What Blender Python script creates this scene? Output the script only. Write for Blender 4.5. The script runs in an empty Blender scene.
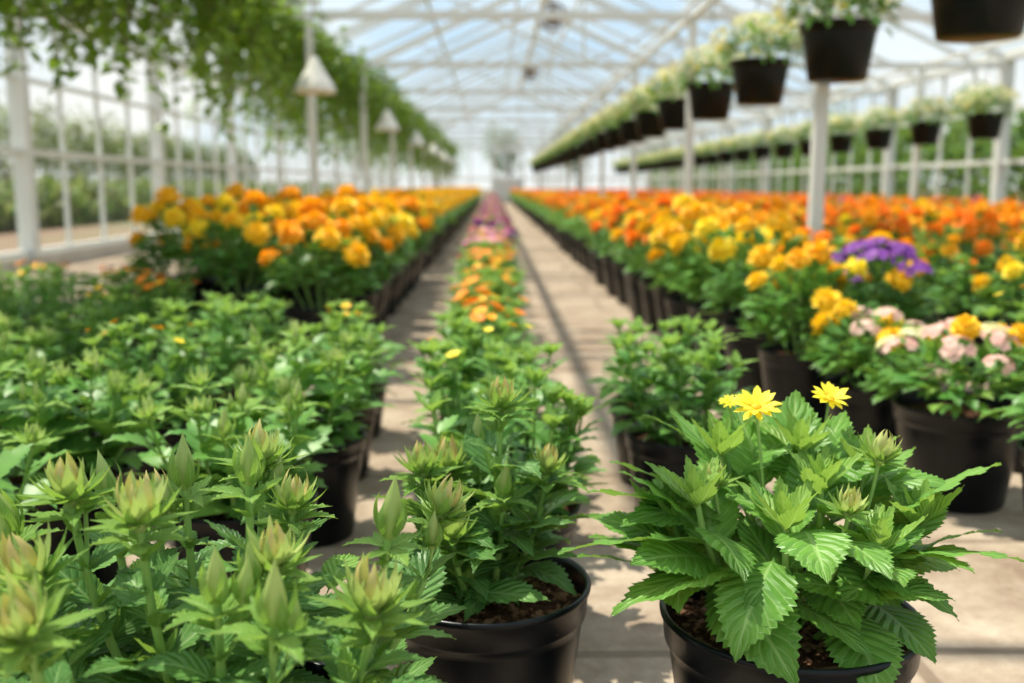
import bpy, math, random
import numpy as np
from mathutils import Matrix, Vector
S = bpy.context.scene
PI = math.pi

# ------------------------------------------------------------------ materials
def newmat(name):
    m = bpy.data.materials.new(name); m.use_nodes = True
    nt = m.node_tree; nt.nodes.clear()
    out = nt.nodes.new('ShaderNodeOutputMaterial')
    return m, nt, out
def N(nt, t, **kw):
    n = nt.nodes.new(t)
    for k, v in kw.items(): setattr(n, k, v)
    return n
def L(nt, a, b): nt.links.new(a, b)
def mth(nt, op, a, b=None, c=None):
    n = N(nt, 'ShaderNodeMath', operation=op)
    for i, v in enumerate((a, b, c)):
        if v is None: continue
        if isinstance(v, (int, float)): n.inputs[i].default_value = v
        else: L(nt, v, n.inputs[i])
    return n.outputs[0]
def mixc(nt, f, a, b):
    n = N(nt, 'ShaderNodeMix', data_type='RGBA')
    for i, v in ((0, f), (6, a), (7, b)):
        if isinstance(v, (int, float)): n.inputs[i].default_value = v
        elif isinstance(v, tuple): n.inputs[i].default_value = (*v, 1)
        else: L(nt, v, n.inputs[i])
    return n.outputs[2]

def leaf_mat(name, c1, c2, vein, transl=0.3, rough=0.42, veins=True, vn=9.0, spec=.4):
    m, nt, out = newmat(name)
    p = N(nt, 'ShaderNodeBsdfPrincipled'); p.inputs['Roughness'].default_value = rough
    p.inputs['Specular IOR Level'].default_value = spec
    tc = N(nt, 'ShaderNodeTexCoord')
    noi = N(nt, 'ShaderNodeTexNoise'); noi.inputs['Scale'].default_value = 14.0
    L(nt, tc.outputs['Object'], noi.inputs['Vector'])
    oi = N(nt, 'ShaderNodeObjectInfo')
    f = mth(nt, 'MULTIPLY_ADD', noi.outputs['Fac'], 2.2, -0.75)
    f = mth(nt, 'ADD', f, mth(nt, 'MULTIPLY_ADD', oi.outputs['Random'], 0.5, -0.1))
    cl = N(nt, 'ShaderNodeClamp'); L(nt, f, cl.inputs[0])
    col = mixc(nt, cl.outputs[0], c1, c2)
    if veins:
        uv = N(nt, 'ShaderNodeUVMap'); sp = N(nt, 'ShaderNodeSeparateXYZ'); L(nt, uv.outputs[0], sp.inputs[0])
        a = mth(nt, 'MULTIPLY', mth(nt, 'ABSOLUTE', mth(nt, 'SUBTRACT', sp.outputs[0], 0.5)), 2.0)
        t = mth(nt, 'FRACT', mth(nt, 'SUBTRACT', mth(nt, 'MULTIPLY', sp.outputs[1], vn), mth(nt, 'MULTIPLY', a, 2.2)))
        dd = mth(nt, 'ABSOLUTE', mth(nt, 'SUBTRACT', t, 0.5))
        lat = N(nt, 'ShaderNodeMapRange'); L(nt, dd, lat.inputs[0])
        lat.inputs[1].default_value = 0.0; lat.inputs[2].default_value = 0.12
        lat.inputs[3].default_value = 0.7; lat.inputs[4].default_value = 0.0
        mid = N(nt, 'ShaderNodeMapRange'); L(nt, a, mid.inputs[0])
        mid.inputs[1].default_value = 0.03; mid.inputs[2].default_value = 0.1
        mid.inputs[3].default_value = 1.0; mid.inputs[4].default_value = 0.0
        mask = mth(nt, 'MAXIMUM', lat.outputs[0], mid.outputs[0])
        col = mixc(nt, mth(nt, 'MULTIPLY', mask, 0.6), col, vein)
        h = mth(nt, 'MINIMUM', mth(nt, 'MULTIPLY', dd, 2.0), mth(nt, 'MULTIPLY', a, 3.0))
        bp = N(nt, 'ShaderNodeBump'); bp.inputs['Strength'].default_value = 0.6; bp.inputs['Distance'].default_value = 0.004
        L(nt, h, bp.inputs['Height']); L(nt, bp.outputs[0], p.inputs['Normal'])
    L(nt, col, p.inputs['Base Color'])
    tr = N(nt, 'ShaderNodeBsdfTranslucent')
    L(nt, mixc(nt, 0.4, col, (0.5, 0.7, 0.06)), tr.inputs[0])
    mx = N(nt, 'ShaderNodeMixShader'); mx.inputs[0].default_value = transl
    L(nt, p.outputs[0], mx.inputs[1]); L(nt, tr.outputs[0], mx.inputs[2]); L(nt, mx.outputs[0], out.inputs[0])
    return m

def petal_mat(name, c1, c2, transl=0.25):
    m, nt, out = newmat(name)
    p = N(nt, 'ShaderNodeBsdfPrincipled'); p.inputs['Roughness'].default_value = 0.6
    tc = N(nt, 'ShaderNodeTexCoord')
    noi = N(nt, 'ShaderNodeTexNoise'); noi.inputs['Scale'].default_value = 25.0
    L(nt, tc.outputs['Object'], noi.inputs['Vector'])
    oi = N(nt, 'ShaderNodeObjectInfo')
    f = mth(nt, 'ADD', mth(nt, 'MULTIPLY_ADD', noi.outputs['Fac'], 1.6, -0.8), oi.outputs['Random'])
    cl = N(nt, 'ShaderNodeClamp'); L(nt, f, cl.inputs[0])
    col = mixc(nt, cl.outputs[0], c1, c2)
    L(nt, col, p.inputs['Base Color'])
    tr = N(nt, 'ShaderNodeBsdfTranslucent'); L(nt, col, tr.inputs[0])
    mx = N(nt, 'ShaderNodeMixShader'); mx.inputs[0].default_value = transl
    L(nt, p.outputs[0], mx.inputs[1]); L(nt, tr.outputs[0], mx.inputs[2]); L(nt, mx.outputs[0], out.inputs[0])
    return m

def plain_mat(name, col, rough=0.5, spec=0.5, noise=0.0, scale=8.0, metal=0.0, bump=0.0):
    m, nt, out = newmat(name)
    p = N(nt, 'ShaderNodeBsdfPrincipled')
    p.inputs['Roughness'].default_value = rough; p.inputs['Specular IOR Level'].default_value = spec
    p.inputs['Metallic'].default_value = metal
    tc = N(nt, 'ShaderNodeTexCoord'); noi = N(nt, 'ShaderNodeTexNoise')
    noi.inputs['Scale'].default_value = scale; noi.inputs['Detail'].default_value = 5
    L(nt, tc.outputs['Object'], noi.inputs['Vector'])
    d = tuple(max(0, c * (1 - noise)) for c in col); b = tuple(min(1, c * (1 + noise)) for c in col)
    L(nt, mixc(nt, noi.outputs['Fac'], d, b), p.inputs['Base Color'])
    if bump:
        bp = N(nt, 'ShaderNodeBump'); bp.inputs['Strength'].default_value = bump; bp.inputs['Distance'].default_value = 0.01
        L(nt, noi.outputs['Fac'], bp.inputs['Height']); L(nt, bp.outputs[0], p.inputs['Normal'])
    L(nt, p.outputs[0], out.inputs[0])
    return m

M_LEAF = leaf_mat('leaf_broad', (0.085, 0.25, 0.04), (0.18, 0.4, 0.06), (0.42, 0.62, 0.22))
M_LEAFB = leaf_mat('leaf_bud_plant', (0.08, 0.225, 0.05), (0.17, 0.37, 0.08), (0.37, 0.55, 0.22), vn=8)
M_YOUNG = leaf_mat('leaf_young', (0.21, 0.43, 0.07), (0.34, 0.55, 0.11), (0.5, 0.68, 0.26), transl=0.35)
M_BRACT = leaf_mat('bud_bract', (0.36, 0.5, 0.13), (0.6, 0.67, 0.26), (0.6, 0.7, 0.35), transl=0.3, veins=False)
M_TIP = leaf_mat('bud_tip', (0.6, 0.43, 0.17), (0.55, 0.55, 0.2), (0.6, 0.5, 0.3), transl=0.2, veins=False)
M_STEM = leaf_mat('stem_green', (0.2, 0.38, 0.08), (0.3, 0.47, 0.12), (0.3, 0.5, 0.2), transl=0.0, veins=False)
M_MID = leaf_mat('leaf_mid', (0.075, 0.235, 0.045), (0.19, 0.41, 0.08), (0.3, 0.5, 0.15), veins=False)
M_MARL = leaf_mat('leaf_marigold', (0.045, 0.17, 0.03), (0.12, 0.31, 0.05), (0.3, 0.5, 0.15), veins=False)
M_VINE = leaf_mat('leaf_vine', (0.06, 0.16, 0.012), (0.19, 0.34, 0.025), (0.3, 0.5, 0.15), transl=0.35, veins=False)
M_OUT = leaf_mat('leaf_outdoor', (0.06, 0.15, 0.035), (0.14, 0.26, 0.06), (0.3, 0.5, 0.15), veins=False, spec=.1)
M_OUTD = leaf_mat('leaf_outdoor_dusty', (0.17, 0.18, 0.11), (0.27, 0.27, 0.16), (0.3, 0.5, 0.15), veins=False, spec=.1)
M_ORANGE = petal_mat('petal_orange', (1.0, 0.25, 0.005), (1.0, 0.38, 0.01))
M_YELLOW = petal_mat('petal_yellow', (1.0, 0.6, 0.01), (1.0, 0.72, 0.02))
M_AMBER = petal_mat('petal_amber', (1.0, 0.44, 0.003), (1.0, 0.6, 0.01))
M_RED = petal_mat('petal_red', (0.8, 0.09, 0.02), (0.95, 0.2, 0.04))
M_PURPLE = petal_mat('petal_purple', (0.24, 0.05, 0.4), (0.4, 0.11, 0.55))
M_MAGENTA = petal_mat('petal_magenta', (0.6, 0.1, 0.32), (0.72, 0.22, 0.48))
M_PINK = petal_mat('petal_pink', (0.85, 0.48, 0.42), (0.9, 0.7, 0.58))
M_WHITE = petal_mat('petal_white', (0.88, 0.84, 0.45), (0.95, 0.92, 0.7), transl=.35)
M_LEMON = petal_mat('petal_lemon', (1.0, 0.75, 0.02), (1.0, 0.85, 0.05))
M_POT = plain_mat('pot_black_plastic', (0.0025, 0.0042, 0.0065), 0.3, 0.27, noise=0.3, scale=20)
M_SOIL = plain_mat('potting_soil', (0.075, 0.037, 0.022), 0.95, 0.1, noise=0.8, scale=90, bump=0.8)
M_CHIP = plain_mat('bark_chip', (0.25, 0.135, 0.08), 0.9, 0.1, noise=0.6, scale=60)
M_LABEL = plain_mat('label_print', (0.6, 0.62, 0.62), 0.6)
M_FRAME = plain_mat('white_painted_steel', (0.76, 0.76, 0.73), 0.45, noise=0.06, scale=3)
M_WIRE = plain_mat('wire_grey', (0.25, 0.26, 0.25), 0.5, metal=0.5)
M_SHADE = plain_mat('lamp_shade_white', (0.85, 0.82, 0.76), 0.4)
M_DARKUNIT = plain_mat('unit_brown_metal', (0.3, 0.24, 0.2), 0.5, noise=0.2)
M_KERB = plain_mat('kerb_concrete', (0.5, 0.47, 0.43), 0.85, noise=0.2, scale=6)
M_TRUNK = plain_mat('tree_bark', (0.16, 0.11, 0.08), 0.9, noise=0.3, scale=12)

def glass_mat(name, tint, milky):
    m, nt, out = newmat(name)
    tr = N(nt, 'ShaderNodeBsdfTransparent'); tr.inputs[0].default_value = (*tint, 1)
    tc = N(nt, 'ShaderNodeTexCoord'); noi = N(nt, 'ShaderNodeTexNoise'); noi.inputs['Scale'].default_value = 0.6
    L(nt, tc.outputs['Object'], noi.inputs['Vector'])
    di = N(nt, 'ShaderNodeBsdfTranslucent'); di.inputs[0].default_value = (0.85, 0.9, 0.95, 1)
    mx = N(nt, 'ShaderNodeMixShader'); L(nt, mth(nt, 'MULTIPLY', noi.outputs['Fac'], milky * 2), mx.inputs[0])
    L(nt, tr.outputs[0], mx.inputs[1]); L(nt, di.outputs[0], mx.inputs[2])
    gl = N(nt, 'ShaderNodeBsdfGlossy'); gl.inputs['Roughness'].default_value = 0.08
    mx2 = N(nt, 'ShaderNodeMixShader'); mx2.inputs[0].default_value = 0.03
    L(nt, mx.outputs[0], mx2.inputs[1]); L(nt, gl.outputs[0], mx2.inputs[2]); L(nt, mx2.outputs[0], out.inputs[0])
    return m
M_ROOFG = glass_mat('roof_glazing', (0.9, 0.95, 0.97), 0.06)
M_WALLG = glass_mat('wall_glazing', (0.93, 0.96, 0.95), 0.012)

# ------------------------------------------------------------------ mesh builder
class MB:
    def __init__(s): s.V = []; s.F = []; s.MI = []; s.UV = []; s.mats = []; s.n = 0; s.SM = []
    def mi(s, mat):
        if mat not in s.mats: s.mats.append(mat)
        return s.mats.index(mat)
    def add(s, V, F, mat, uv=None, M=None, smooth=True):
        V = np.asarray(V, float)
        if M is not None: V = V @ M[:3, :3].T + M[:3, 3]
        s.V.append(V); o = s.n; s.n += len(V)
        s.F.extend([tuple(i + o for i in f) for f in F])
        k = s.mi(mat); s.MI.extend([k] * len(F)); s.SM.extend([smooth] * len(F))
        s.UV.append(np.zeros((len(V), 2)) if uv is None else uv)
    def mesh(s, name):
        me = bpy.data.meshes.new(name)
        V = np.vstack(s.V); UV = np.vstack(s.UV)
        me.from_pydata(V.tolist(), [], s.F)
        for m in s.mats: me.materials.append(m)
        me.polygons.foreach_set('material_index', s.MI)
        me.polygons.foreach_set('use_smooth', s.SM)
        ul = me.uv_layers.new(name='UVMap')
        idx = np.zeros(len(me.loops), int); me.loops.foreach_get('vertex_index', idx)
        ul.data.foreach_set('uv', UV[idx].ravel())
        me.update()
        return me
def obj(name, me, loc=(0, 0, 0), rz=0, sc=1.0, parent=None):
    o = bpy.data.objects.new(name, me); o.location = loc; o.rotation_euler = (0, 0, rz)
    o.scale = (sc, sc, sc) if not isinstance(sc, tuple) else sc
    S.collection.objects.link(o)
    if parent: o.parent = parent
    return o

def Rz(a): c, s = math.cos(a), math.sin(a); return np.array([[c, -s, 0, 0], [s, c, 0, 0], [0, 0, 1, 0], [0, 0, 0, 1.]])
def Rx(a): c, s = math.cos(a), math.sin(a); return np.array([[1, 0, 0, 0], [0, c, -s, 0], [0, s, c, 0], [0, 0, 0, 1.]])
def Ry(a): c, s = math.cos(a), math.sin(a); return np.array([[c, 0, s, 0], [0, 1, 0, 0], [-s, 0, c, 0], [0, 0, 0, 1.]])
def T(p): m = np.eye(4); m[:3, 3] = p; return m
def Sc(s): return np.diag([s, s, s, 1.]) if not isinstance(s, tuple) else np.diag([*s, 1.])
def place(p, az, el, roll, s): return T(p) @ Rz(az - PI / 2) @ Rx(el) @ Ry(roll) @ Sc(s)

def leaf_t(nl, W, serr=0.0, fold=0.25, droop=0.6, peak=0.42, cols=2, pet=0.08, tip=1.2):
    V = []; UV = []; F = []
    y = 0; z = 0; sp = []
    for i in range(nl + 1):
        t = i / nl
        a = droop * (0.35 - t)
        sp.append((y, z)); y += math.cos(a) / nl; z += math.sin(a) / nl
    nc = 2 * cols + 1
    for i in range(nl + 1):
        t = i / nl
        if t < pet: w = 0.012
        else:
            q = (t - pet) / (1 - pet); ex = math.log(0.5) / math.log(peak)
            w = W / 2 * max(0.0, math.sin(PI * q ** ex)) ** (0.8 if q < peak else tip) + 0.004
        for j in range(nc):
            u = (j - cols) / cols
            ww = w; yy = sp[i][0]
            if serr and abs(u) == 1 and t > pet and i < nl:
                if i % 2 == 0: ww = w * (1 + serr); yy += 0.75 / nl
                else: ww = w * (1 - serr * 0.8)
            zz = sp[i][1] + fold * abs(u) * ww - 0.12 * ww * u * u
            if serr: zz += 0.012 * math.sin(t * 26 + u * 2) * abs(u)
            V.append((u * ww, yy, zz)); UV.append((0.5 + u / 2, t))
    for i in range(nl):
        for j in range(nc - 1):
            a = i * nc + j
            F.append((a, a + 1, a + nc + 1, a + nc))
    return np.array(V), F, np.array(UV)

HI = [leaf_t(38, w, 0.075, 0.15, d, 0.4, tip=1.12) for d, w in ((0.25, .54), (0.5, .58), (0.8, .56), (1.2, .54))]
HIB = [leaf_t(26, 0.44, 0.1, 0.3, d, 0.37) for d in (0.2, 0.5, 0.9, 1.3)]
YG = [leaf_t(14, 0.36, 0.09, 0.5, d, 0.38) for d in (-0.4, 0.2, 0.7)]
MD = [leaf_t(10, 0.44, 0.12, 0.3, d, 0.38, cols=1) for d in (0.3, 0.7, 1.2)]
LO = [leaf_t(4, 0.46, 0, 0.3, d, 0.42, cols=1) for d in (0.5, 1.2)]
NAR = [leaf_t(4, 0.26, 0, 0.3, d, 0.45, cols=1) for d in (0.4, 1.0)]
BR = [leaf_t(8, 0.27, 0, 0.5, d, 0.34, cols=1, pet=0.0) for d in (-1.5, -0.8, 0.0)]
PET = leaf_t(3, 0.75, 0, 0.15, 0.7, 0.6, cols=1, pet=0.0, tip=.8)
PETL = leaf_t(4, 0.36, 0, 0.2, 0.5, 0.55, cols=1, pet=0.0, tip=.8)

def tube(mb, pts, r0, r1, n, mat):
    pts = [np.array(p, float) for p in pts]; V = []; F = []
    k = len(pts)
    for i, p in enumerate(pts):
        d = pts[min(i + 1, k - 1)] - pts[max(i - 1, 0)]; d /= np.linalg.norm(d) + 1e-9
        a = np.cross(d, [0, 0, 1.]) if abs(d[2]) < 0.95 else np.cross(d, [1., 0, 0]); a /= np.linalg.norm(a); b = np.cross(d, a)
        r = r0 + (r1 - r0) * i / max(1, k - 1)
        for j in range(n):
            t = 2 * PI * j / n; V.append(p + r * (math.cos(t) * a + math.sin(t) * b))
    for i in range(k - 1):
        for j in range(n):
            F.append((i * n + j, i * n + (j + 1) % n, (i + 1) * n + (j + 1) % n, (i + 1) * n + j))
    mb.add(np.array(V), F, mat)
def revolve(mb, prof, n, mat, M=None, a0=0, a1=2 * PI, smooth=True):
    V = []; F = []; full = abs(a1 - a0 - 2 * PI) < 1e-6; m = n if full else n + 1
    for r, z in prof:
        for j in range(m):
            t = a0 + (a1 - a0) * j / n; V.append((r * math.cos(t), r * math.sin(t), z))
    for i in range(len(prof) - 1):
        for j in range(n):
            j2 = (j + 1) % m
            F.append((i * m + j, i * m + j2, (i + 1) * m + j2, (i + 1) * m + j))
    mb.add(np.array(V), F, mat, M=M, smooth=smooth)
def beam(mb, p0, p1, w, h, mat):
    p0 = np.array(p0, float); p1 = np.array(p1, float); d = p1 - p0; d /= np.linalg.norm(d)
    up = np.array([0, 0, 1.]) if abs(d[2]) < 0.99 else np.array([0, 1., 0])
    a = np.cross(d, up); a /= np.linalg.norm(a); b = np.cross(a, d)
    V = []
    for p in (p0, p1):
        for sx, sy in ((-1, -1), (1, -1), (1, 1), (-1, 1)): V.append(p + a * w / 2 * sx + b * h / 2 * sy)
    F = [(0, 1, 2, 3), (7, 6, 5, 4), (0, 4, 5, 1), (1, 5, 6, 2), (2, 6, 7, 3), (3, 7, 4, 0)]
    mb.add(np.array(V), F, mat, smooth=False)

def add_pot(mb, R=0.135, H=0.22, n=64, rng=None, chips=0, soil=True):
    rb = R * 0.74
    prof = [(0.001, 0.0), (rb - 0.006, 0.0), (rb, 0.005), (R * 0.93, H - 0.045), (R * 0.935, H - 0.036), (R * 0.965, H - 0.034),
            (R * 0.975, H - 0.03), (R * 0.99, H - 0.006), (R * 1.01, H - 0.004), (R * 1.015, H), (R, H + 0.003), (R * 0.965, H + 0.002), (R * 0.955, H - 0.004),
            (R * 0.9, H - 0.05)]
    revolve(mb, prof, n, M_POT)
    if soil:
        V = []; F = []; nr = 9 if chips else 3; ns = n
        rr = rng or random.Random(1)
        zs = H - 0.026
        for i in range(nr + 1):
            for j in range(ns):
                r = R * 0.94 * i / nr; t = 2 * PI * j / ns
                V.append((r * math.cos(t), r * math.sin(t), zs + 0.008 * (1 - i / nr) + rr.uniform(-1, 1) * (0.0028 if chips else 0.002)))
        for i in range(nr):
            for j in range(ns):
                F.append((i * ns + j, i * ns + (j + 1) % ns, (i + 1) * ns + (j + 1) % ns, (i + 1) * ns + j))
        mb.add(np.array(V), F, M_SOIL, smooth=False)
        for _ in range(chips):
            r = R * 0.92 * math.sqrt(rr.random()); t = rr.uniform(0, 2 * PI); s = 0.001 + 0.004 * rr.random() ** 1.6
            cv = np.array([(-1, -1, -.5), (1, -1, -.4), (1.1, 1, -.5), (-.8, 1, -.5), (-.7, -.6, .5), (.8, -.7, .4), (.6, .8, .6), (-.9, .6, .4)]) * rr.uniform(0.7, 1.2)
            F2 = [(0, 3, 2, 1), (4, 5, 6, 7), (0, 1, 5, 4), (1, 2, 6, 5), (2, 3, 7, 6), (3, 0, 4, 7)]
            M = T((r * math.cos(t), r * math.sin(t), zs + 0.009 * (1 - r / R) + s * 0.3)) @ Rz(rr.uniform(0, 6)) @ Rx(rr.uniform(-.6, .6)) @ Sc((s * 1.6, s, s * 0.8))
            mb.add(cv, F2, M_CHIP if rr.random() < 0.4 else M_SOIL, M=M, smooth=False)

# buds / flowers
def bud_open(mb, M, s, rng, hi=True):
    revolve(mb, [(0.001, -0.16), (0.12, -0.08), (0.22, 0.1), (0.19, 0.4), (0.09, 0.65), (0.001, 0.85)], 10 if hi else 6, M_BRACT, M=M @ Sc(s))
    layers = ((7, 0.2, 1.1, 2, M_YOUNG), (8, 0.7, 1.05, 1, M_YOUNG), (8, 0.95, 1.0, 1, M_BRACT), (7, 1.2, .95, 0, M_BRACT), (6, 1.4, 1.0, 0, M_TIP)) if hi else ((7, 0.6, 1.0, 1, M_YOUNG), (6, 1.15, 1.0, 0, M_BRACT))
    for k, (n, el, ln, ti, mat) in enumerate(layers):
        for j in range(n):
            az = 2 * PI * (j + 0.5 * k) / n + rng.uniform(-.15, .15)
            V, F, UV = BR[ti]
            l = ln * s * rng.uniform(0.8, 1.15)
            p = (0.12 * s * math.cos(az), 0.12 * s * math.sin(az), 0.05 * s * k)
            mb.add(V, F, mat, UV, M @ place(p, az, el + rng.uniform(-.14, .14), rng.uniform(-.2, .2), l))
def bud_closed(mb, M, s, rng, hi=True):
    revolve(mb, [(0.04, -0.12), (0.2, 0.0), (0.28, 0.28), (0.26, 0.6), (0.16, 1.0), (0.06, 1.3), (0.001, 1.5)], 12 if hi else 6, M_BRACT, M=M @ Sc(s))
    for j in range(5):
        az = 2 * PI * j / 5 + rng.uniform(-.1, .1)
        V, F, UV = BR[0]
        mb.add(V, F, M_YOUNG, UV, M @ place((0.2 * s * math.cos(az), 0.2 * s * math.sin(az), 0), az, 1.35, 0, s * rng.uniform(0.9, 1.35)))
def daisy(mb, M, s, rng, mat=None):
    mat = mat or M_LEMON
    revolve(mb, [(0.22, 0.02), (0.2, 0.1), (0.1, 0.15), (0.001, 0.16)], 10, M_AMBER, M=M @ Sc(s))
    revolve(mb, [(0.05, -0.3), (0.2, -0.1), (0.24, 0.02)], 8, M_STEM, M=M @ Sc(s))
    for k in range(2):
        for j in range(11):
            az = 2 * PI * (j + .5 * k) / 11 + rng.uniform(-.12, .12)
            V, F, UV = PETL
            mb.add(V, F, mat, UV, M @ place((0.15 * s * math.cos(az), 0.15 * s * math.sin(az), 0.02 * s * k), az, 0.15 + 0.3 * k + rng.uniform(-.15, .15), 0, s * rng.uniform(0.75, 0.95)))
def pom(mb, M, s, rng, mat, rings=5):
    revolve(mb, [(0.1, -0.75), (0.3, -0.5), (0.38, -0.1)], 7, M_STEM, M=M @ Sc(s))
    revolve(mb, [(0.4, -0.15), (0.7, 0.05), (0.6, 0.35), (0.3, 0.5), (0.001, 0.55)], 9, mat, M=M @ Sc(s))
    V, F, UV = PET
    for k in range(rings):
        el = -0.15 + k * (1.45 / (rings - 1)); n = max(4, int(12 - k * 1.8))
        for j in range(n):
            az = 2 * PI * (j + .5 * (k % 2)) / n + rng.uniform(-.15, .15)
            e = el + rng.uniform(-.15, .15); r0 = 0.3
            p = (r0 * s * math.cos(e) * math.cos(az), r0 * s * math.cos(e) * math.sin(az), r0 * s * math.sin(e) * 0.7)
            mb.add(V, F, mat, UV, M @ place(p, az, e, rng.uniform(-.4, .4), s * rng.uniform(0.6, 0.78)))
def cluster(mb, M, s, rng, mats, n=18):
    V, F, UV = PET
    for i in range(n):
        ph = math.acos(1 - rng.random() * 0.85); az = rng.uniform(0, 2 * PI)
        p = (s * math.sin(ph) * math.cos(az), s * math.sin(ph) * math.sin(az), s * math.cos(ph) * 0.6)
        mat = rng.choice(mats); MM = M @ T(p) @ Rz(az) @ Ry(ph * 0.8)
        for j in range(5):
            mb.add(V, F, mat, UV, MM @ place((0, 0, 0), 2 * PI * j / 5, 0.15, 0, s * 0.42))
def small5(mb, M, s, rng, mat):
    V, F, UV = PET
    for j in range(7):
        mb.add(V, F, mat, UV, M @ place((0, 0, 0), 2 * PI * j / 7, 0.25, 0, s))
    revolve(mb, [(0.2, 0.1), (0.12, 0.2), (0.001, 0.25)], 6, M_AMBER, M=M @ Sc(s))

def curve_pts(p0, az, tilt0, tilt1, ln, k):
    pts = [np.array(p0, float)]
    for i in range(k):
        t = tilt0 + (tilt1 - tilt0) * i / max(1, k - 1)
        d = np.array([math.sin(t) * math.cos(az), math.sin(t) * math.sin(az), math.cos(t)])
        pts.append(pts[-1] + d * ln / k)
    return pts
def orient(p, az, tilt): return T(p) @ Rz(az) @ Ry(tilt) @ Rz(-az)

# ------------------------------------------------------------------ plants
def bud_plant(seed, R=0.135, nst=9, hmin=0.17, hmax=0.25, spread=0.6, leaf=0.085, lod=0, open_p=0.6, budS=0.034, base=0.05, skip=0, fill=0, stems=None, side=.65):
    rng = random.Random(seed); mb = MB(); hi = lod == 0
    add_pot(mb, R, n=64 if hi else 24, rng=rng, chips=1300 if hi else 0)
    z0 = 0.195
    Ts = HIB if hi else MD
    if stems: nst = len(stems)
    for i in range(nst):
        az = 2 * PI * i * (0.618 if nst > 7 else 1 / nst) + rng.uniform(-.3, .3); rr = base * math.sqrt((i + 0.5) / nst)
        t1 = spread * math.sqrt((i + .3) / nst) * rng.uniform(.8, 1.1)
        h = rng.uniform(hmin, hmax)
        if stems: az, t1, h = stems[i]
        k = 8 if h > .14 else 6
        pts = curve_pts((rr * math.cos(az), rr * math.sin(az), z0), az, t1 * 1.3, t1 * 0.3, h, k)
        tube(mb, pts, 0.0046, 0.003, 7 if hi else 4, M_STEM)
        rot = rng.uniform(0, PI)
        for q in range(1 + skip, k):
            f = q / k
            ll = leaf * (0.8 + 0.5 * math.sin(PI * min(1, f * 1.15))) * rng.uniform(0.85, 1.1) * (1.0 if f < .75 else 0.7)
            el = -0.1 + 0.8 * f
            for s2 in (0, 1):
                a2 = rot + q * PI / 2 + s2 * PI + rng.uniform(-.25, .25)
                V, F, UV = rng.choice(Ts)
                mb.add(V, F, (M_YOUNG if f > 0.8 else (M_LEAFB if hi else M_MID)), UV, place(pts[q], a2, el + rng.uniform(-.2, .25), rng.uniform(-.35, .35), ll))
            if hi:
                for s2 in range(2):
                    a2 = rot + q * PI / 2 + s2 * PI + PI / 2 * rng.uniform(-.4, .4)
                    V, F, UV = rng.choice(YG)
                    mb.add(V, F, M_YOUNG, UV, place(pts[q], a2, 0.7 + rng.uniform(-.2, .3), 0, ll * rng.uniform(0.35, 0.55)))
        for j in range(6 if hi else 4):
            V, F, UV = rng.choice(YG if hi else MD)
            mb.add(V, F, M_YOUNG, UV, place(pts[-1] - np.array([0, 0, 0.012]), rot + j * PI / 3 * (1 if hi else 1.5), 0.2 + rng.uniform(-.2, .3), 0, leaf * rng.uniform(0.5, 0.7)))
        MM = orient(pts[-1], az, t1 * 0.35 + rng.uniform(-.15, .15))
        if rng.random() < open_p: bud_open(mb, MM, budS * rng.uniform(0.85, 1.1), rng, hi)
        else: bud_closed(mb, MM, budS * rng.uniform(0.75, 0.95), rng, hi)
        if rng.random() < side:
            q = k - 2; a2 = az + rng.choice((-1, 1)) * 1.3
            pp = curve_pts(pts[q], a2, 0.6, 0.15, rng.uniform(0.035, 0.06), 3)
            tube(mb, pp, 0.0022, 0.0018, 5 if hi else 3, M_STEM)
            bud_closed(mb, orient(pp[-1], a2, 0.15), budS * 0.62, rng, hi)
    for i in range(fill):
        u = rng.random(); az = rng.uniform(0, 2 * PI); r = .16 * math.sqrt(u)
        zt = rng.uniform(.04, .14) * (1 - .35 * u)
        V, F, UV = rng.choice(Ts)
        mb.add(V, F, M_LEAFB if rng.random() < .8 else M_YOUNG, UV, place((r * math.cos(az), r * math.sin(az), z0 + zt), az + rng.uniform(-.9, .9), rng.uniform(-.2, .6), rng.uniform(-.4, .4), leaf * rng.uniform(.9, 1.35)))
    return mb

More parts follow.
